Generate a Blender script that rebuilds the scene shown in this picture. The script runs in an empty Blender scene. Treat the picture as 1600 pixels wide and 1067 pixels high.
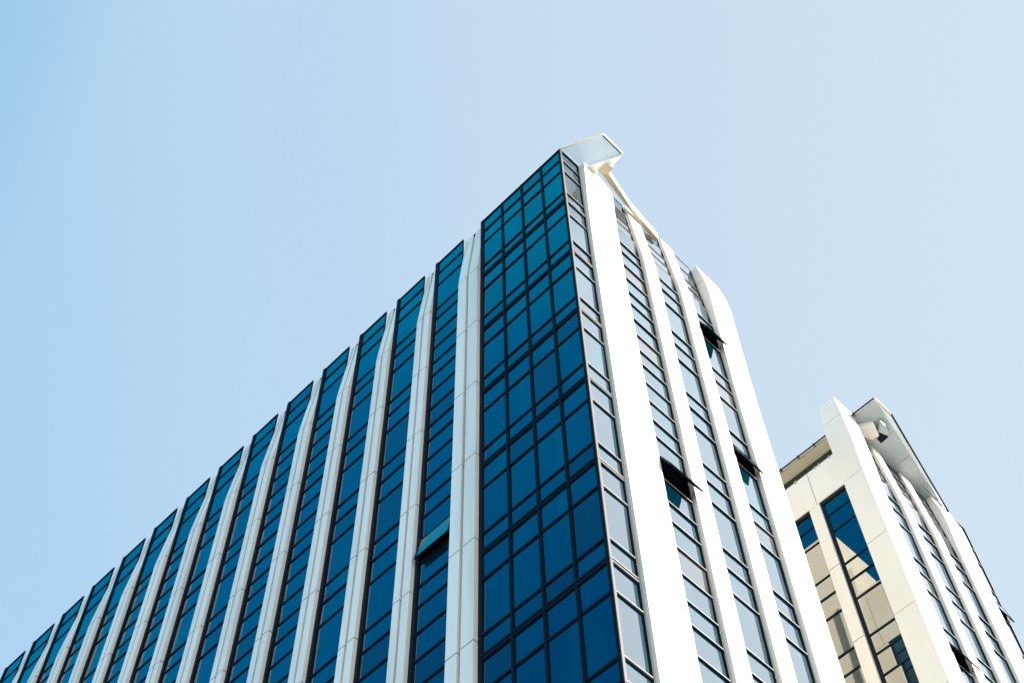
import bpy, bmesh, math, random
from mathutils import Vector, Matrix
rnd = random.Random(7)
S = 3.8                      # one storey, metres: building geometry is laid out in storeys
EYE = 1.6
CX, CY, CZ = -3.99833, -3.10408, -11.36741
ZB = -CZ * S + EYE           # height in metres of storey line zero
COL = bpy.context.scene.collection
sc = bpy.context.scene

# ---------------------------------------------------------------- camera
R = [(0.71037744, -0.70363007, -0.01638936),
     (0.60666588, 0.62395686, -0.49257928),
     (0.35681985, 0.33997434, 0.87011323)]
cd = bpy.data.cameras.new('camera')
cam = bpy.data.objects.new('camera', cd)
COL.objects.link(cam)
sc.camera = cam
m3 = Matrix(((R[0][0], -R[1][0], -R[2][0]), (R[0][1], -R[1][1], -R[2][1]), (R[0][2], -R[1][2], -R[2][2])))
cam.matrix_world = Matrix.Translation((CX * S, CY * S, EYE)) @ m3.to_4x4()
cd.sensor_width = 36
cd.lens = 2215.8 / 1600 * 36
cd.clip_end = 5000

# ---------------------------------------------------------------- sky, sun, exposure
SUN_EL, SUN_AZ = math.radians(20), math.atan2(0.53, -0.85)      # azimuth: x = sin, y = cos
sd = Vector((math.sin(SUN_AZ) * math.cos(SUN_EL), math.cos(SUN_AZ) * math.cos(SUN_EL), math.sin(SUN_EL)))
w = bpy.data.worlds.new('World')
sc.world = w
w.use_nodes = True
nt = w.node_tree
bg = nt.nodes['Background']
sky = nt.nodes.new('ShaderNodeTexSky')
sky.sky_type = 'NISHITA'
sky.sun_disc = False
sky.sun_elevation = SUN_EL
sky.sun_rotation = SUN_AZ
tc = nt.nodes.new('ShaderNodeTexCoord')


def wdot(v):
    n = nt.nodes.new('ShaderNodeVectorMath')
    n.operation = 'DOT_PRODUCT'
    v = Vector(v).normalized()
    n.inputs[1].default_value = v
    nt.links.new(tc.outputs['Generated'], n.inputs[0])
    return n.outputs['Value']


def wramp(val, lo, hi, stops):
    mr = nt.nodes.new('ShaderNodeMapRange')
    mr.inputs['From Min'].default_value = lo
    mr.inputs['From Max'].default_value = hi
    nt.links.new(val, mr.inputs['Value'])
    r = nt.nodes.new('ShaderNodeValToRGB')
    r.color_ramp.interpolation = 'EASE'
    els = r.color_ramp.elements
    while len(els) < len(stops):
        els.new(0.5)
    for e, (p, c) in zip(els, stops):
        e.position = (p - lo) / (hi - lo)
        e.color = tuple(c) + (1,)
    nt.links.new(mr.outputs[0], r.inputs[0])
    return r.outputs[0]


def wmix(kind, fac, a, b):
    m = nt.nodes.new('ShaderNodeMix')
    m.data_type = 'RGBA'
    m.blend_type = kind
    m.clamp_result = False
    if isinstance(fac, float):
        m.inputs[0].default_value = fac
    else:
        nt.links.new(fac, m.inputs[0])
    for s_, v in ((m.inputs[6], a), (m.inputs[7], b)):
        if isinstance(v, tuple):
            s_.default_value = v + (1,)
        else:
            nt.links.new(v, s_)
    return m.outputs[2]


# clear-sky colour: deep blue away from the sun, pale towards it (values are display-linear / 4 * 10)
K = 2.5
side = wramp(wdot((0.70, -0.70, 0.10)), -0.6, 0.8, [
    (-0.44, [K * x for x in (.17, .50, .78)]),
    (-0.36, [K * x for x in (.30, .57, .81)]),
    (-0.28, [K * x for x in (.40, .625, .825)]),
    (-0.05, [K * x for x in (.50, .68, .835)]),
    (0.15, [K * x for x in (.58, .72, .83)]),
    (0.42, [K * x for x in (.63, .745, .82)]),
    (0.8, [K * x for x in (.75, .85, .92)])])
glare = wramp(wdot((0.70, -0.70, 0.10)), -0.6, 0.8, [(-0.6, (0, 0, 0)), (0.455, (0, 0, 0)), (0.545, (1, 1, 1)), (0.8, (1.15, 1.15, 1.15))])
high = wramp(wdot((0, 0, 1)), 0.0, 1.0, [(0.0, (0, 0, 0)), (0.45, (0, 0, 0)), (0.62, (1, 1, 1)), (1.0, (1, 1, 1))])
cold = wramp(wdot((-0.65, 0.45, 0.60)), 0.5, 1.0, [
    (0.5, (1, 1, 1)), (0.70, (1, 1, 1)), (0.765, (.84, .935, .975)), (0.825, (.04, .98, 1.12)), (0.875, (0, .84, 1.1)), (0.93, (0, .58, .93)), (1.0, (0, .30, .64))])
horizon = wramp(wdot((0, 0, 1)), 0.0, 1.0, [(0.0, (3.0, 2.75, 2.5)), (0.25, (2.5, 2.3, 2.1)), (0.55, (1, 1, 1)), (1.0, (1, 1, 1))])
nish = wmix('MULTIPLY', 1.0, sky.outputs[0], (1.9, 1.9, 1.8))
skyc = wmix('MIX', 0.10, side, nish)
above = wramp(wdot((0, 0, 1)), 0.0, 1.0, [(0.0, (0, 0, 0)), (0.52, (0, 0, 0)), (0.70, (1, 1, 1)), (1.0, (1, 1, 1))])
cold = wmix('MIX', above, (1.0, 1.0, 1.0), cold)
skyc = wmix('MULTIPLY', 1.0, skyc, cold)
skyc = wmix('MULTIPLY', 1.0, skyc, horizon)
glare = wmix('MULTIPLY', 1.0, glare, high)
skyc = wmix('ADD', glare, skyc, tuple(K * x * 1.15 for x in (.93, 1.03, 1.09)))
nt.links.new(skyc, bg.inputs[0])
bg.inputs[1].default_value = 0.10

sl = bpy.data.lights.new('sun', 'SUN')
sl.energy = 3.6
sl.angle = math.radians(0.5)
sl.color = (1.0, 0.955, 0.87)
so = bpy.data.objects.new('sun', sl)
COL.objects.link(so)
so.rotation_euler = sd.to_track_quat('Z', 'Y').to_euler()
so.location = (60, -80, 90)
sc.view_settings.view_transform = 'Standard'
sc.view_settings.look = 'None'
sc.view_settings.exposure = 2.0
sc.view_settings.gamma = 1.0


# ---------------------------------------------------------------- materials
def mat(name, col, rough=0.5, spec=0.5, noise=None, metal=0.0, ior=None, bump=None, transp=0.0):
    m = bpy.data.materials.new(name)
    m.use_nodes = True
    t = m.node_tree
    b = t.nodes['Principled BSDF']
    b.inputs['Base Color'].default_value = tuple(col) + (1,)
    b.inputs['Roughness'].default_value = rough
    b.inputs['Metallic'].default_value = metal
    b.inputs['Specular IOR Level'].default_value = spec
    if ior:
        b.inputs['IOR'].default_value = ior
    c = t.nodes.new('ShaderNodeTexCoord')
    if noise:
        col2, scale, lo, hi = noise
        mp = t.nodes.new('ShaderNodeMapping')
        mp.inputs['Scale'].default_value = scale
        t.links.new(c.outputs['Object'], mp.inputs[0])
        n = t.nodes.new('ShaderNodeTexNoise')
        n.inputs['Scale'].default_value = 1.0
        n.inputs['Detail'].default_value = 5
        n.inputs['Roughness'].default_value = 0.6
        t.links.new(mp.outputs[0], n.inputs['Vector'])
        r = t.nodes.new('ShaderNodeMapRange')
        r.inputs['From Min'].default_value = lo
        r.inputs['From Max'].default_value = hi
        t.links.new(n.outputs['Fac'], r.inputs['Value'])
        mx = t.nodes.new('ShaderNodeMix')
        mx.data_type = 'RGBA'
        mx.inputs[6].default_value = tuple(col) + (1,)
        mx.inputs[7].default_value = tuple(col2) + (1,)
        t.links.new(r.outputs[0], mx.inputs[0])
        t.links.new(mx.outputs[2], b.inputs['Base Color'])
    if bump:
        sc_, st = bump
        n2 = t.nodes.new('ShaderNodeTexNoise')
        n2.inputs['Scale'].default_value = sc_
        n2.inputs['Detail'].default_value = 1
        t.links.new(c.outputs['Object'], n2.inputs['Vector'])
        bp = t.nodes.new('ShaderNodeBump')
        bp.inputs['Strength'].default_value = st
        bp.inputs['Distance'].default_value = 0.02
        t.links.new(n2.outputs['Fac'], bp.inputs['Height'])
        t.links.new(bp.outputs[0], b.inputs['Normal'])
    if transp:
        tr = t.nodes.new('ShaderNodeBsdfTransparent')
        ms = t.nodes.new('ShaderNodeMixShader')
        ms.inputs[0].default_value = transp
        t.links.new(b.outputs[0], ms.inputs[1])
        t.links.new(tr.outputs[0], ms.inputs[2])
        t.links.new(ms.outputs[0], t.nodes['Material Output'].inputs[0])
    return m


WHITE = mat('white_cladding', (.83, .76, .70), .38, .4, noise=((.64, .61, .57), (1.1, 1.1, .10), .45, .75))
BEIGE = mat('pale_stone_panel', (.62, .605, .60), .55, .3, noise=((.55, .54, .53), (.5, .5, .18), .4, .8))
BUFF = mat('buff_stone_panel', (.80, .74, .59), .55, .3, noise=((.70, .64, .50), (.5, .5, .18), .4, .8))
JOINT = mat('joint_sealant_and_groove_shade', (.05, .055, .055), .8, .2)
DARK = mat('charcoal_frame_with_shade', (.004, .009, .018), .55, .06)  # frame colour split by light: dark for shaded frames and bar undersides
ALU = mat('aluminium_lit_trim', (.42, .37, .33), .45, .5)  # lighter copy of the frame colour for fronts in the sun
GLASS = mat('blue_tinted_glass', (.000, .012, .022), .015, .5, ior=2.5, noise=((.0, .03, .045), (.8, .8, .25), .5, .72), bump=(.35, .02))
GLASS_B = mat('blue_tinted_glass_with_blind', (.000, .028, .042), .02, .5, ior=2.4, noise=((.0, .045, .055), (2.0, 2.0, .2), .45, .6), bump=(.35, .02))
GLASS_D = mat('dark_spandrel_glass', (.003, .012, .02), .03, .5, ior=2.1, bump=(.4, .03))
GLASS_P = mat('glass_over_pale_blind', (.022, .022, .023), .03, .5, ior=2.5, bump=(.35, .02))
ROOM = mat('dark_room', (.012, .022, .023), .9, .1)
CREAM = mat('cream_trim_and_soffit_bounce', (.92, .85, .68), .6, .3, noise=((.86, .79, .62), (.6, .6, .6), .4, .8))  # on the soffit, warm bounce light is put into this colour
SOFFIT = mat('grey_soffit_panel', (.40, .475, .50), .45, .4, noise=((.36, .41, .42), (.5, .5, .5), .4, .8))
POST = mat('corner_post_metal', (.10, .085, .075), .5, .3)
TAN = mat('tan_underside_shade', (.37, .33, .22), .6, .3)  # beam's shaded underside, with warm bounce put into the colour
PALEGLASS = mat('frosted_canopy_glass', (.62, .70, .72), .08, .5, transp=.78)
ROOFM = mat('roof_membrane', (.22, .22, .21), .9, .2)
PAVE = mat('pale_paving', (.33, .32, .30), .85, .2, noise=((.24, .235, .22), (.15, .15, .15), .35, .75))
ASPH = mat('city_ground', (.20, .20, .18), .9, .2, noise=((.12, .125, .11), (.02, .02, .02), .35, .7))

BASE = {}


# ---------------------------------------------------------------- mesh helpers
class MB:
    """collects closed boxes and quads in storey units and links them as one mesh"""

    def __init__(self, *mats):
        self.v, self.f, self.m, self.mats = [], [], [], list(mats)

    def quad(self, p, mi=0):
        i = len(self.v)
        self.v += [tuple(q) for q in p]
        self.f.append(tuple(range(i, i + len(p))))
        self.m.append(mi)

    def hexa(self, a, b, mi=0):
        """a, b: two quads (4 points each) joined into a closed solid"""
        i = len(self.v)
        self.v += [tuple(q) for q in a] + [tuple(q) for q in b]
        fs = [(3, 2, 1, 0), (4, 5, 6, 7), (0, 1, 5, 4), (1, 2, 6, 5), (2, 3, 7, 6), (3, 0, 4, 7)]
        c = [sum(q[k] for q in a) / 4 - sum(q[k] for q in b) / 4 for k in range(3)]
        u = [a[1][k] - a[0][k] for k in range(3)]
        v = [a[3][k] - a[0][k] for k in range(3)]
        n = (u[1] * v[2] - u[2] * v[1], u[2] * v[0] - u[0] * v[2], u[0] * v[1] - u[1] * v[0])
        if n[0] * c[0] + n[1] * c[1] + n[2] * c[2] > 0:
            fs = [tuple(reversed(q)) for q in fs]
        for q in fs:
            self.f.append(tuple(i + k for k in q))
            self.m.append(mi)

    def box(self, F, u0, u1, w0, w1, z0, z1, mi=0):
        """box in a facade frame F(u, w, z): u along, w outwards, z up"""
        lo = [F(u0, w0, z0), F(u1, w0, z0), F(u1, w1, z0), F(u0, w1, z0)]
        hi = [F(u0, w0, z1), F(u1, w0, z1), F(u1, w1, z1), F(u0, w1, z1)]
        self.hexa(lo, hi, mi)

    def prism(self, pts, z0, z1, mi=0):
        n = len(pts)
        i = len(self.v)
        self.v += [(x, y, z0) for x, y in pts] + [(x, y, z1) for x, y in pts]
        self.f.append(tuple(i + k for k in reversed(range(n))))
        self.m.append(mi)
        self.f.append(tuple(i + n + k for k in range(n)))
        self.m.append(mi)
        for k in range(n):
            j = (k + 1) % n
            self.f.append((i + k, i + j, i + n + j, i + n + k))
            self.m.append(mi)

    def build(self, name, parent, label=None, kind=None):
        bx, by, bz = BASE[parent.name]
        me = bpy.data.meshes.new(name)
        me.from_pydata([((x * S - bx), (y * S - by), (z * S + ZB - bz)) for x, y, z in self.v], [], self.f)
        for m in self.mats:
            me.materials.append(m)
        me.polygons.foreach_set('material_index', self.m)
        me.update()
        o = bpy.data.objects.new(name, me)
        COL.objects.link(o)
        o.parent = parent
        if parent.name not in ROOTS:
            BASE[o.name] = BASE[parent.name]
        BASE[o.name] = BASE[parent.name]
        if label:
            o['label'] = label
        if kind:
            o['kind'] = kind
        return o


ROOTS = {}


def root(name, x, y, label, cat):
    o = bpy.data.objects.new(name, None)
    COL.objects.link(o)
    o.location = (x * S, y * S, 0)
    o['label'] = label
    o['category'] = cat
    BASE[o.name] = (x * S, y * S, 0)
    ROOTS[o.name] = o
    return o


def project(p):
    d = (p[0] - CX, p[1] - CY, p[2] - CZ)
    q = [sum(R[i][k] * d[k] for k in range(3)) for i in range(3)]
    if q[2] < .1:
        return None
    return 800 + 2215.8 * q[0] / q[2], 533.5 + 2215.8 * q[1] / q[2]


def seen_area(F, u0, u1, z0, z1, facing=True):
    if not facing:
        return 0
    ps = [project(F(u, 0, z)) for u, z in ((u0, z0), (u1, z0), (u1, z1), (u0, z1))]
    if any(p is None for p in ps):
        return 0
    poly = ps
    for ax, lim, sg in ((0, 0, 1), (0, 1600, -1), (1, 0, 1), (1, 1067, -1)):
        out = []
        for i in range(len(poly)):
            a, b = poly[i - 1], poly[i]
            da, db = (a[ax] - lim) * sg, (b[ax] - lim) * sg
            if (da >= 0) != (db >= 0):
                t = da / (da - db)
                out.append((a[0] + (b[0] - a[0]) * t, a[1] + (b[1] - a[1]) * t))
            if db >= 0:
                out.append(b)
        poly = out
        if not poly:
            return 0
    return abs(sum(poly[i - 1][0] * poly[i][1] - poly[i][0] * poly[i - 1][1] for i in range(len(poly)))) / 2


# ---------------------------------------------------------------- window units
class Win:
    """one storey-high window unit: u0..u1 wide, rows = list of z from top to bottom"""

    def __init__(self, F, u0, u1, rows, style, opening=None, kinds=None, facing=True, left=.012, right=.012):
        self.__dict__.update(locals())
        self.area = seen_area(F, u0, u1, rows[-1], rows[0], facing)


def rowkind():
    r = rnd.random()
    return 0 if r < .74 else (1 if r < .88 else 2)


def draw_glass(mb, wn):
    F, u0, u1 = wn.F, wn.u0, wn.u1
    for i in range(len(wn.rows) - 1):
        zt, zb = wn.rows[i], wn.rows[i + 1]
        k = wn.kinds[i] if wn.kinds and wn.kinds[i] is not None else rowkind()
        if wn.opening and wn.opening[0] == i:
            d = -.09                                   # open hole: a dark room behind it
            mb.quad([F(u0, d, zb), F(u1, d, zb), F(u1, d, zt), F(u0, d, zt)], 4)
            mb.quad([F(u0, -.006, zt), F(u1, -.006, zt), F(u1, d, zt), F(u0, d, zt)], 4)
            mb.quad([F(u0, -.006, zb), F(u1, -.006, zb), F(u1, d, zb), F(u0, d, zb)], 4)
            for u in (u0, u1):
                mb.quad([F(u, -.006, zb), F(u, -.006, zt), F(u, d, zt), F(u, d, zb)], 4)
            continue
        a, b = rnd.uniform(-.0012, .0012), rnd.uniform(-.0014, .0014)
        g = -.005 if wn.style.startswith('shade') else -.006
        zm = (zt + zb) / 2             # each pane stands upright at its own depth

        def up(u, w_, z):
            q = F(u, w_, zm)
            return (q[0], q[1], z)
        if k == 1 and wn.style.startswith('shade') and wn.facing:
            # a curtain or blind half drawn behind this pane
            f_ = rnd.uniform(.15, .6)
            um = u0 + (u1 - u0) * f_
            ws = lambda u, z, t_=(a, b): g + t_[0] * (2 * (u - u0) / (u1 - u0) - 1) + t_[1] * (2 * (z - zb) / (zt - zb) - 1)
            for p, q, kk in ((u0, um, 1), (um, u1, 0)):
                mb.quad([up(p, ws(p, zb), zb), up(q, ws(q, zb), zb), up(q, ws(q, zt), zt), up(p, ws(p, zt), zt)], kk)
            continue
        mb.quad([up(u0, g - a - b, zb), up(u1, g + a - b, zb), up(u1, g + a + b, zt), up(u0, g - a + b, zt)], k)


def draw_frame(mb, wn):
    F, u0, u1, st = wn.F, wn.u0, wn.u1, wn.style
    rows = wn.rows
    L, Rr = wn.left, wn.right
    for i, z in enumerate(rows):
        if st in ('shade', 'sun') and i == len(rows) - 1:
            continue
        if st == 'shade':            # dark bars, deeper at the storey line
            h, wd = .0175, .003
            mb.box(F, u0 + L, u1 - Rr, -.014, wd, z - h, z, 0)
        elif st == 'shadewide':
            if i == 0:
                mb.box(F, u0 + L, u1 - Rr, -.014, .006, z - .020, z, 0)
            elif i == len(rows) - 1:
                mb.box(F, u0 + L, u1 - Rr, -.014, .007, z + .010, z + .030, 0)
                mb.box(F, u0 + L, u1 - Rr, -.014, .002, z, z + .010, 0)
            else:
                mb.box(F, u0 + L, u1 - Rr, -.014, .004, z - .019, z, 0)
        elif st == 'sunwide':
            hh = [z - .009]
            if i == 0:
                hh = [z - .009]
            if i == len(rows) - 1:
                hh = [z + .020]
            for q in hh:
                mb.box(F, u0 + L, u1 - Rr, -.018, .003, q - .009, q + .004, 0)
                mb.box(F, u0 + L, u1 - Rr, -.018, .0055, q + .004, q + .009, 1)
            if i == len(rows) - 1:
                mb.box(F, u0 + L, u1 - Rr, -.018, -.003, z - .002, z + .010, 0)
        else:                        # sunlit slim bars: dark body paints the shaded underside, thin light nose the lit front
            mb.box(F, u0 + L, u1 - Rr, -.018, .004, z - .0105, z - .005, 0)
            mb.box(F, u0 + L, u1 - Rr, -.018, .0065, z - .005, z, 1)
    for i in range(len(rows) - 1):
        zt, zb = rows[i], rows[i + 1]
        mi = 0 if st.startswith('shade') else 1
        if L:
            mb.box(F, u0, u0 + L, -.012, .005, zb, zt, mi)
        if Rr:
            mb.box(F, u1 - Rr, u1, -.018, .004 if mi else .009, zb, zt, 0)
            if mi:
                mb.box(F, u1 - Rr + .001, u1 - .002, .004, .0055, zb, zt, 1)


def draw_sash(mb, wn):
    i, out = wn.opening
    F, u0, u1 = wn.F, wn.u0 + wn.left, wn.u1 - wn.right
    zt, zb = wn.rows[i] - .010, wn.rows[i + 1]
    ln = zt - zb
    ang = math.asin(min(.9, out / ln))
    ca, sa = math.cos(ang), math.sin(ang)

    def G(u, w, t):                  # t: distance down the sash, w: off its face
        return F(u, sa * t + w * ca + .007, zt - ca * t + w * sa)
    mb.box(G, u0 + .012, u1 - .012, -.002, .000, .012, ln - .014, 1)
    mb.box(G, u0, u0 + .014, -.010, .003, 0, ln, 0)
    mb.box(G, u1 - .014, u1, -.010, .003, 0, ln, 0)
    mb.box(G, u0 + .014, u1 - .014, -.010, .003, 0, .014, 0)
    mb.box(G, u0 + .014, u1 - .014, -.010, .003, ln - .016, ln, 0)
    for u in (u0 + .004, u1 - .010):  # stays
        a, b = F(u, 0, zb + .02), G(u, -.006, ln * .72)
        dz = .006
        mb.hexa([(a[0], a[1], a[2]), F(u + .006, 0, zb + .02), F(u + .006, 0, zb + .02 + dz), F(u, 0, zb + .02 + dz)],
                [b, G(u + .006, -.006, ln * .72), G(u + .006, .0, ln * .72), G(u, .0, ln * .72)], 0)


def emit_windows(tower, wins, limit=100):
    wins = sorted(wins, key=lambda q: -q.area - (1e6 if q.opening else 0))
    for wn in wins[:limit]:
        if wn.area <= 0:
            break
        g = MB(GLASS, GLASS_B, GLASS_D, GLASS_P, ROOM)
        draw_glass(g, wn)
        o = g.build('window', tower)
        if wn.opening:
            o['label'] = 'window with one pane tilted open'
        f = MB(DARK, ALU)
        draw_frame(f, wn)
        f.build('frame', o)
        if wn.opening:
            s_ = MB(DARK, GLASS_D if wn.style == 'shade' else GLASS_B)
            draw_sash(s_, wn)
            s_.build('open_sash', o)
        wn.done = True
    rest = [q for q in wins if not getattr(q, 'done', False)]
    if rest:
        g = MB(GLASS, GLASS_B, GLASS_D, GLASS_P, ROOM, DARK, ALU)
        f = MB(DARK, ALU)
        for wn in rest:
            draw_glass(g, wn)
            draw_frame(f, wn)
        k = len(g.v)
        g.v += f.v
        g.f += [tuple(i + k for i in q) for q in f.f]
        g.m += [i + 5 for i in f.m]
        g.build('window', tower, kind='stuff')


def clad(mb, F, u0, u1, prof, wb, zt, zb, mi=0, mj=1, phase=.165, gap=.012, ins=.012, cut=None):
    """vertical cladding box in storey-high panels with open joints; prof: z -> outward reach, wb: z -> back"""
    zs = {zt, zb}
    k = 0
    js = []
    while phase - k > zb:
        if phase - k < zt - .02:
            js.append(phase - k)
        k += 1
    for z in PROFZ:
        if zb < z < zt:
            zs.add(z)
    for j in js:
        zs |= {j + gap / 2, j - gap / 2}
    zs = sorted(zs, reverse=True)
    for a, b in zip(zs, zs[1:]):
        injoint = any(abs((a + b) / 2 - j) < gap / 2 for j in js)
        s_ = ins if injoint else 0
        m_ = mj if injoint else mi

        def ring(z):
            return [F(u0 + s_, wb(z), z), F(u1 - s_, wb(z), z), F(u1 - s_, prof(z) - s_, z), F(u0 + s_, prof(z) - s_, z)]
        mb.hexa(ring(b), ring(a), m_)


PROFZ = [.165, .25, .4, .55, .7, .85, 1.0, 1.1, 1.2, 1.3, 1.4]


def lerp(pts):
    def f(z):
        if z <= pts[0][0]:
            return pts[0][1]
        for (a, fa), (b, fb) in zip(pts, pts[1:]):
            if z <= b:
                return fa + (fb - fa) * (z - a) / (b - a)
        return pts[-1][1]
    return f


GROUND = (0 - ZB) / S          # storey coordinate of the ground
NFL = 12


def floor_rows(k, split):
    if split:
        return [-k, -k - .265, -k - .53, -k - .785, -k - 1]
    return [-k, -k - .265, -k - .785, -k - 1]


TOPROWS = [1.175, .935, .680, .195, 0]
RREC = lerp([(.25, 0), (1.52, .072)])       # the sunny side leans back above the last storey line
RTOP = [1.52, 1.24, .97, .78, .57, .20, 0]

# ================================================================= the near tower
T1 = root('office_tower', 0, 0, 'large near office tower with blue glass side, white ribs and pointed glass corner', 'office tower')
wins = []
FL = lambda u, w_, z: (-w_, u, z)
FR = lambda u, w_, z: (u, RREC(z) - w_, z)
FR0 = lambda u, w_, z: (u, -w_, z)
W1 = 2.33
FB = lambda u, w_, z: (W1 - .035 + w_, u, z)
DEPTH = 1.70 + .561 * 17 + .17

# curtain wall at the corner, four columns
cols = [0.012, .260, .520, .782, 1.045]
for c in range(4):
    wins.append(Win(FL, cols[c], cols[c + 1], TOPROWS, 'shadewide', left=.010, right=.010, kinds=[None] * 4))
    for k in range(NFL - 1):
        wins.append(Win(FL, cols[c], cols[c + 1], floor_rows(k, False), 'shadewide', left=.010, right=.010))
# bays between the ribs
SPLIT = {1, 4, 5, 8, 9, 12, 13, 16, 17}
for n in range(1, 19):
    yh = 1.700 + .561 * (n - 1)
    yl = 1.316 if n == 1 else yh - .392
    wins.append(Win(FL, yl, yh, TOPROWS, 'shade', left=.004, right=.033))
    for k in range(NFL - 1):
        sp = n in SPLIT
        rows = floor_rows(k, sp)
        op = (1, .042) if (n == 1 and k == 3) else None
        kd = None
        if sp and k == 0 and n in (1, 4, 5, 8, 9):
            kd = [0, 2, 0, 0]
        elif sp and k in (1, 4) and rnd.random() < .5:
            kd = [0, 0, 2, 0]
        wins.append(Win(FL, yl, yh, rows, 'shade', opening=op, kinds=kd, left=.004, right=.033))
# sunny side strips
wins.append(Win(FR0, 0.019, .250, TOPROWS, 'sunwide', left=.0, right=.007, kinds=[0, 0, 0, 0]))
for k in range(NFL - 1):
    wins.append(Win(FR0, 0.019, .250, floor_rows(k, False), 'sunwide', left=.0, right=.007, kinds=[0, 0, 0]))
for si, (u0, u1, sp) in enumerate(((.645, .985, True), (1.178, 1.503, False), (1.695, 1.992, False))):
    wins.append(Win(FR, u0, u1, RTOP, 'sun', left=0, right=.010, kinds=[0, 0, 3 if si < 2 else 0, 3, 0, 0]))
    for k in range(NFL - 1):
        rows = floor_rows(k, sp)
        kd = [0] * (len(rows) - 1)
        if si == 0:
            kd = {0: [0, 3, 0, 0], 1: [0, 0, 3, 0], 4: [0, 3, 0, 0]}.get(k, kd)
        if si == 2:
            kd = {1: [3, 0, 0], 3: [3, 0, 0]}.get(k, kd)
        op = None
        if si == 0 and k == 3:
            op = (1, .104)
        if si == 2 and k == 0:
            op = (0, .088)
        if si == 2 and k == 2:
            op = (0, .068)
        wins.append(Win(FR, u0, u1, rows, 'sun', opening=op, kinds=kd, left=0, right=.008))


def side_openings(depth):
    if depth > 5:
        return [(.98, 1.19), (2.75, 3.0), (4.6, 4.9)]
    out = []
    y = .25
    while y + .315 < depth - .3:
        out.append((y, y + .315))
        y += .44
    return out


SIDEROWS0 = [.115, -.075, -.335]


def side_windows(F, dep, facing):
    res = []
    for a, b in side_openings(dep):
        prev = .115
        rows = [.115, -.085, -.335, -.835, -1.075]
        res.append(Win(F, a, b, rows, 'shade', left=.006, right=.030, facing=facing, kinds=[0] * 4))
        for k in range(1, NFL - 1):
            q = [-.075 - k, -.335 - k, -.835 - k, -1.075 - k]
            res.append(Win(F, a, b, q, 'shade', left=.006, right=.030, facing=facing, kinds=[0] * 3))
    return res


backwins = side_windows(FB, DEPTH, False)
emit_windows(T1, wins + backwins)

# ribs on the shaded side
zg = -NFL + 1.0
PL = lerp([(.165, .043), (.70, .0), (1.17, -.038)])
back = lambda z: -.12
for n in range(0, 18):
    mb = MB(WHITE, JOINT)
    off = .561 * (n - 1)
    if n == 0:
        spans = [(1.068, 1.180), (1.212, 1.315)]
    else:
        spans = [(1.702 + off, 1.776 + off), (1.803 + off, 1.869 + off)]
    for a, b in spans:
        clad(mb, FL, a, b, PL, back, 1.172, zg)
    # recess behind the gap between the two ribs, its shade painted dark
    mb.hexa([FL(spans[0][1], -.12, zg), FL(spans[1][0], -.12, zg), FL(spans[1][0], -.03, zg), FL(spans[0][1], -.03, zg)],
            [FL(spans[0][1], -.12, .165), FL(spans[1][0], -.12, .165), FL(spans[1][0], -.03, .165), FL(spans[0][1], -.03, .165)], 1)
    mb.hexa([FL(spans[0][1], -.12, .165), FL(spans[1][0], -.12, .165), FL(spans[1][0], -.03, .165), FL(spans[0][1], -.03, .165)],
            [FL(spans[0][1], -.12, 1.16), FL(spans[1][0], -.12, 1.16), FL(spans[1][0], -.06, 1.16), FL(spans[0][1], -.06, 1.16)], 1)
    mb.box(FL, spans[0][0] - .02, spans[1][1] + .002, -.10, -.0385, 1.1735, 1.1785, 1)
    mb.build('rib', T1)

# fins on the sunny side
PF = lerp([(.25, .035), (1.5, -.045)])
PBIG = lerp([(-.5, .036), (.4, .052), (.85, .062), (1.17, .045), (1.5, .0)])


def fin(tower, F, u0, u1, P, zt, gb, two=True, dback=None):
    mb = MB(WHITE, JOINT)
    bk = dback or (lambda z: -.10)
    if two:
        mid = u0 + (u1 - u0) * .42
        clad(mb, F, u0, mid - .003, P, bk, zt, zg)
        clad(mb, F, mid + .003, u1, P, bk, zt, zg)
        P2 = lambda z: P(z) - .006
        clad(mb, F, mid - .003, mid + .003, P2, bk, zt - .01, zg)
    else:
        clad(mb, F, u0, u1, P, bk, zt, zg)
    return mb.build('fin', tower)


fin(T1, FR0, .995, 1.173, PF, 1.50, 0)
fin(T1, FR0, 1.513, 1.690, PF, 1.50, 0)
# the broad fin by the glass corner: its head is cut back on the right
PF1 = lerp([(-.2, .035), (.5, .05), (1.05, .067), (1.2, .067)])
mb = MB(WHITE, JOINT)
clad(mb, FR0, .258, .641, PF1, lambda z: -.10, 1.0, zg)
hd = [(.258, 1.0), (.641, 1.0), (.636, 1.04), (.59, 1.09), (.52, 1.14), (.41, 1.178), (.258, 1.178)]
i0 = len(mb.v)
nn = len(hd)
mb.v += [(x, -PF1(z), z) for x, z in hd] + [(x, .10, z) for x, z in hd]
mb.f.append(tuple(i0 + k for k in range(nn)))
mb.m.append(0)
mb.f.append(tuple(i0 + nn + k for k in reversed(range(nn))))
mb.m.append(0)
for k in range(nn):
    j = (k + 1) % nn
    mb.f.append((i0 + k, i0 + nn + k, i0 + nn + j, i0 + j))
    mb.m.append(0)
mb.build('fin', T1, label='broad white fin beside the glass corner')
# broad end fin, wraps round the far corner
mb = MB(WHITE, JOINT)
clad(mb, FR0, 2.004, 2.33, PBIG, lambda z: -.235, 1.50, zg, phase=1.165)
mb.build('fin', T1, label='broad white end fin with a curved head')

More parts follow.
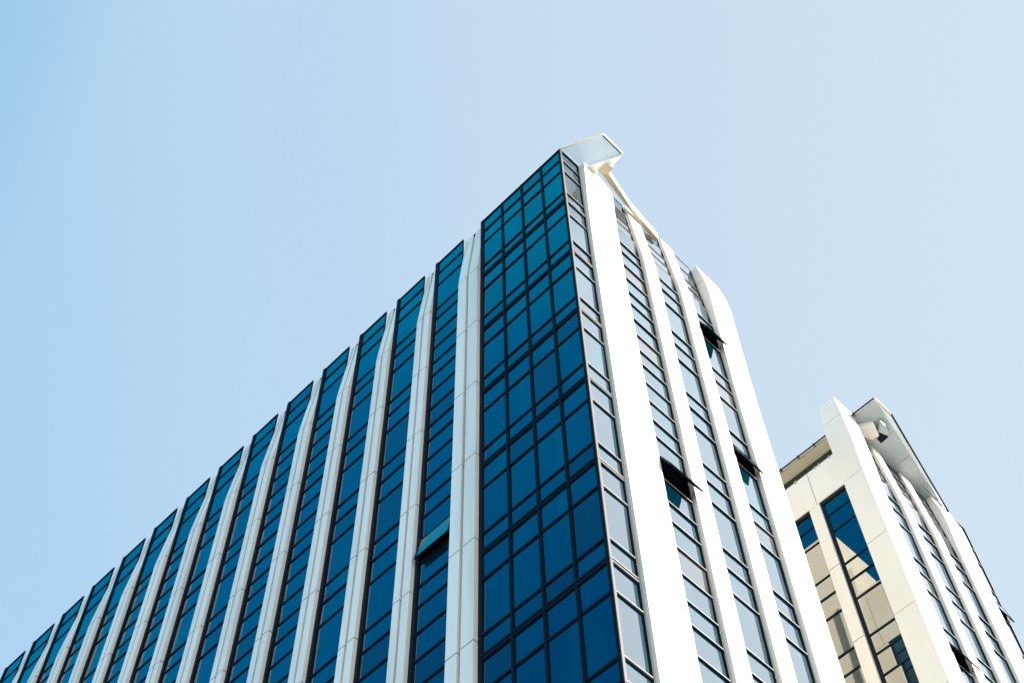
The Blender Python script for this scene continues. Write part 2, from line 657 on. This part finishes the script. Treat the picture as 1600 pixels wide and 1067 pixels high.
# corner post and jambs
mb = MB(DARK, POST)
for k in range(-1, NFL - 1):
    zt, zb = (1.178 if k < 0 else -k), (-k - 1)
    mb.box(FR0, -.002, .019, -.02, .006, zb + .006, zt, 1)
    mb.box(FL, .0005, .012, -.02, .003, zb + .006, zt, 0)  # shaded face of the post painted darker than the sunny one
mb.box(FL, 1.046, 1.066, -.05, .006, zg, 1.178, 0)
mb.build('corner_post', T1)
mb = MB(DARK)
for u in (.2525, .9875, 1.5055, 1.9945):
    mb.box(FR0 if u < .3 else FR, u, u + .0075, -.05, -.012, zg, 1.17 if u < .3 else 1.5, 0)
mb.build('shadow_gap', T1)

# core walls behind the glass
mb = MB(ROOM, ROOFM, WHITE)
mb.box(lambda u, w_, z: (u, w_, z), .13, 2.2, .16, DEPTH - .05, GROUND + .001, 1.08, 0)
mb.build('core', T1)
mb = MB(ROOFM)
mb.prism([(.14, .14), (W1 - .06, .16), (W1 - .06, DEPTH - .02), (.14, DEPTH - .02)], 1.085, 1.12)
mb.build('roof', T1)
mb = MB(WHITE)
mb.prism([(.66, .104), (1.995, .104), (1.995, .16), (.66, .16)], 1.12, 1.515)
mb.build('parapet', T1)

# roof storey at the back and a stair tower (they show in the far tower's windows)
mb = MB(BUFF, JOINT)
mb.prism([(1.3, 1.50), (2.29, 1.50), (2.29, 2.3), (1.3, 2.3)], 1.126, 2.42)
mb.prism([(1.35, 1.361), (2.27, 1.361), (2.27, 1.499), (1.35, 1.499)], 1.126, 1.56)
mb.build('stair_tower', T1)
mb = MB(WHITE, SOFFIT)
mb.prism([(1.3, .30), (2.05, .30), (2.05, 1.355), (1.3, 1.355)], 1.402, 1.43, 0)
mb.prism([(1.31, .31), (2.04, .31), (2.04, 1.350), (1.31, 1.350)], 1.395, 1.4015, 1)
mb.build('roof_slab', T1)
mb = MB(mat('grey_plant_screen', (.26, .28, .26), .6, .2))
mb.prism([(1.3, .40), (1.85, .40), (1.85, 1.35), (1.3, 1.35)], 1.12, 1.394)
mb.build('plant_screen', T1)

# plinth below the glass down to the street
mb = MB(BEIGE)
mb.prism([(-.05, -.05), (W1, -.05), (W1, DEPTH), (-.05, DEPTH)], GROUND, zg)
mb.build('plinth', T1)
mb = MB(BEIGE)
mb.box(FL, DEPTH - .25, DEPTH, -1.2, .045, zg, 1.17)
mb.build('end_wall', T1)


def side_wall(tower, F, dep, xin):
    """stone wall with tall openings: piers, head, joints"""
    mb = MB(BUFF if xin > 0 else BEIGE, JOINT)
    ops = side_openings(dep)
    ed = .237
    top = 1.125 if xin > 0 else .65
    flat = lambda z: .035
    bk = lambda z: -.02
    segs = []
    for a, b in ops:
        if a > ed + .02:
            segs.append((ed, a))
        ed = b
    segs.append((ed, dep))
    for a, b in segs:
        clad(mb, F, a, b, flat, bk, .115, zg)
    # head above the openings in wide panels
    edges = [.237, .585]
    while edges[-1] + .66 < dep:
        edges.append(edges[-1] + .66)
    edges.append(dep)
    for a, b in zip(edges, edges[1:]):
        mb.box(F, a + .003, b - .003, -.02, .035, .120, top, 0)
    mb.box(F, .24, dep, -.02, .030, .115, top - .002, 1)
    if xin > 0:                       # shallow pilasters
        for a in (.55, 1.42, 1.98, 2.45, 3.3):
            clad(mb, F, a, a + .17, lambda z: .12, lambda z: .03, 1.12, zg)
    o = mb.build('side_wall', tower)
    return o


side_wall(T1, FB, DEPTH, 1)

# glass canopy over the corner
mb = MB(PALEGLASS)
A_, B_, C_, D_ = (.012, -.008), (.188, -.388), (.462, -.384), (.302, -.012)
mb.prism([A_, D_, C_, B_], 1.184, 1.190)
can = mb.build('canopy', T1)
mb = MB(mat('bright_white_trim', (.88, .89, .88), .4, .4), DARK, CREAM)


def bar(mb, p, q, wd, z0, z1, mi=0):
    d = Vector((q[0] - p[0], q[1] - p[1])).normalized()
    n = Vector((-d.y, d.x)) * wd / 2
    lo = [(p[0] + n.x, p[1] + n.y, z0), (q[0] + n.x, q[1] + n.y, z0), (q[0] - n.x, q[1] - n.y, z0), (p[0] - n.x, p[1] - n.y, z0)]
    hi = [(x, y, z1) for x, y, z in lo]
    mb.hexa(lo, hi, mi)


bar(mb, A_, B_, .014, 1.178, 1.196, 2)
bar(mb, B_, C_, .010, 1.180, 1.200, 0)
bar(mb, (B_[0] + .01, B_[1] + .012), (C_[0] - .01, C_[1] + .012), .008, 1.176, 1.186, 1)
bar(mb, C_, D_, .014, 1.176, 1.198, 0)
# splayed white bracket under its right edge
tri = [(.306, -.066), (.462, -.380), (.474, -.235), (.42, -.072)]
mb.prism(tri, 1.150, 1.174, 0)
mb.build('canopy_frame', can)
# roof beam that runs from the corner back along the top of the fins
mb = MB(WHITE, TAN)


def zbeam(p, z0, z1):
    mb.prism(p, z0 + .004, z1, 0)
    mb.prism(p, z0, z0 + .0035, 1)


zbeam([(.402, -.109), (.401, -.226), (.479, -.237), (.500, -.165), (.420, -.110)], 1.12, 1.1755)
zbeam([(.484, -.077), (.552, -.126), (.98, -.030), (1.42, .012), (1.42, .060), (.889, -.014)], 1.30, 1.45)
mb.build('roof_beam', T1)

# ================================================================= the far tower
X2, OY = 4.215, .045
T2 = root('office_tower', X2, OY, 'smaller far office tower with stone side, white fins and flat overhanging roof', 'office tower')
F2 = lambda u, w_, z: (u, OY + RREC(z) - w_, z)
F20 = lambda u, w_, z: (u, OY - w_, z)
FS = lambda u, w_, z: (X2 + .035 - w_, u, z)
wins = []
strips = [(4.548, 4.893, True), (5.078, 5.425, False), (5.605, 5.930, False)]
for si, (u0, u1, sp) in enumerate(strips):
    wins.append(Win(F2, u0, u1, [1.36, 1.15, .97, .78, .57, .20, 0], 'sun', left=0, right=.010, kinds=[0, 0, 3, 3, 0, 0]))
    for k in range(NFL - 1):
        rows = floor_rows(k, False)
        kd = [0] * 3
        if si == 0 and k == 1:
            kd = [3, 0, 0]
        op = (0, .085) if (si == 0 and k == 2) else None
        wins.append(Win(F2, u0, u1, rows, 'sun', opening=op, kinds=kd, left=0, right=.008))
wins.append(Win(F20, 6.318, 6.560, [1.36, .935, .680, .195, 0], 'sun', left=0, right=.010, kinds=[0] * 4))
for k in range(NFL - 1):
    op = (0, .045) if k == 0 else None
    wins.append(Win(F20, 6.318, 6.560, floor_rows(k, False), 'sun', opening=op, left=0, right=.010, kinds=[0] * 3))
wins += side_windows(FS, 4.2, True)
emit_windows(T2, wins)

fin(T2, F20, 4.905, 5.075, PF, 1.39, 0)
fin(T2, F20, 5.432, 5.600, PF, 1.39, 0)
mb = MB(WHITE, JOINT)
PB2 = lerp([(.3, .036), (.85, .05), (1.1, .045), (1.39, .0)])
clad(mb, F20, 5.938, 6.315, PB2, lambda z: -.10, 1.39, zg)
mb.build('fin', T2, label='broad white fin with a curved head')
# tall corner pier, stands above the roof
mb = MB(BEIGE, JOINT)
PP = lerp([(.2, .048), (.7, .060), (1.1, .055), (1.3, .05), (1.49, .044)])


def FPIER(u, w_, z):
    return (u, OY - w_, z)


clad(mb, FPIER, X2, 4.546, PP, lerp([(1.1, -.195), (1.49, -.155)]), 1.49, zg, phase=1.15, gap=.006, ins=.006)
mb.build('corner_pier', T2, label='tall corner pier standing above the roof')
side_wall(T2, FS, 4.2, -1)
mb = MB(DARK, ALU)
for u in (4.896, 5.427, 5.931):
    mb.box(F2, u, u + .0045, -.05, -.012, zg, 1.35, 0)
mb.box(F20, 6.560, 6.572, -.12, .004, zg, 1.37, 0)
mb.build('corner_post', T2)
mb = MB(ROOM)
mb.box(lambda u, w_, z: (u, w_, z), X2 + .12, 6.5, .22, 4.1, GROUND + .001, .60, 0)
mb.build('core', T2)
mb = MB(mat('dark_green_panel', (.02, .03, .026), .6, .2))
mb.prism([(4.655, .26), (6.5, .26), (6.5, 4.1), (4.655, 4.1)], .62, 1.385)
mb.build('penthouse', T2)
mb = MB(PAVE)
mb.prism([(X2 + .04, .24), (6.5, .24), (6.5, 4.15), (X2 + .04, 4.15)], .605, .622)
mb.build('terrace', T2)
mb = MB(BEIGE)
mb.prism([(X2, -.005), (6.572, -.005), (6.572, 4.2), (X2, 4.2)], GROUND, zg)
mb.prism([(6.50, .12), (6.57, .06), (6.57, 4.2), (6.50, 4.2)], zg + .001, 1.38)
mb.prism([(X2 + .04, 4.17), (6.50, 4.17), (6.50, 4.2), (X2 + .04, 4.2)], zg + .002, .64)
mb.build('end_wall', T2)
# overhanging roof
mb = MB(WHITE)
mb.prism([(4.50, -.306), (4.783, -.306), (6.26, .040), (6.575, .075), (6.575, 4.25), (4.50, 4.25)], 1.402, 1.425)
roof = mb.build('roof', T2)
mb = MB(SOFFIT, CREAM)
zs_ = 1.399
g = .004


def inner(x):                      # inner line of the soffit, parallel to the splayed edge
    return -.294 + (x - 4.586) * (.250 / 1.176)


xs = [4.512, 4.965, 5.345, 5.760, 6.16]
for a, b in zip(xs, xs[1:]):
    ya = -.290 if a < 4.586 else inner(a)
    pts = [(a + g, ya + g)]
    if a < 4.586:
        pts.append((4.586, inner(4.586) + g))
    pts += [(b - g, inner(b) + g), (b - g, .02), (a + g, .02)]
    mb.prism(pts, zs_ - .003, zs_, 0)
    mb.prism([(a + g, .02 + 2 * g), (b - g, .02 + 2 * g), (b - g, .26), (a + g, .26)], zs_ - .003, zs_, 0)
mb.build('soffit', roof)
mb = MB(CREAM)
y = .262
for k in range(9):
    y2 = min(y + .45, 4.2)
    mb.prism([(4.512, y + .002), (4.652, y + .002), (4.652, y2 - .002), (4.512, y2 - .002)], zs_ - .003, zs_, 0)
    y = y2
mb.build('soffit', roof, label='warm-tinted soffit strip over the stone side')
mb = MB(mat('pale_blue_fascia', (.62, .72, .78), .25, .5))
mb.prism([(4.594, inner(4.586) - .004), (4.783, -.306 + .008), (6.26, .036), (6.16, inner(6.16) - .004)], zs_ - .004, zs_ - .0005)
mb.build('fascia', roof)
mb = MB(DARK, ALU)
bar(mb, (4.783, -.312), (6.27, .036), .016, 1.395, 1.430, 0)
bar(mb, (4.50, -.312), (4.783, -.312), .010, 1.400, 1.430, 1)
bar(mb, (4.496, -.30), (4.496, 4.2), .008, 1.410, 1.428, 0)
bar(mb, (4.504, -.30), (4.504, 4.2), .006, 1.392, 1.401, 1)
for y in (-.03, .30, .52, .74, .98, 1.22):
    bar(mb, (4.478, y), (4.512, y), .008, 1.386, 1.43, 0)
mb.build('roof_edge', roof)
mb = MB(ALU)
for y in (.285, .42, .47, .72, .735):
    mb.box(FS, y, y + .008, .035, .045, .62, .66, 0)
mb.build('wall_clips', T2)
# white arm and boxed lamp housing beside the pier
mb = MB(WHITE)
mb.prism([(4.60, .03), (4.70, -.123), (4.83, -.078), (4.815, .008), (4.70, .06)], 1.29, 1.395)
mb.build('roof_arm', T2)
mb = MB(SOFFIT, DARK)
mb.prism([(4.855, -.028), (4.716, -.195), (4.80, -.200), (4.925, -.150), (4.935, -.026)], 1.302, 1.385, 0)
mb.prism([(4.860, -.032), (4.800, -.100), (4.915, -.140), (4.928, -.030)], 1.296, 1.3015, 1)
mb.build('light_housing', T2)

# ================================================================= ground
def ground(name, pts, z0, z1, m):
    v = [(x, y, z0) for x, y in pts] + [(x, y, z1) for x, y in pts]
    n = len(pts)
    f = [tuple(range(n, 2 * n))] + [(k, (k + 1) % n, n + (k + 1) % n, n + k) for k in range(n)]
    me = bpy.data.meshes.new(name)
    me.from_pydata(v, [], f)
    me.materials.append(m)
    o = bpy.data.objects.new(name, me)
    COL.objects.link(o)
    o['kind'] = 'structure'
    return o


ground('ground', [(-2500, -2500), (2500, -2500), (2500, 2500), (-2500, 2500)], -.2, 0, ASPH)
ground('pavement', [(-22, -22), (60, -22), (60, 70), (-22, 70)], .002, .12, PAVE)
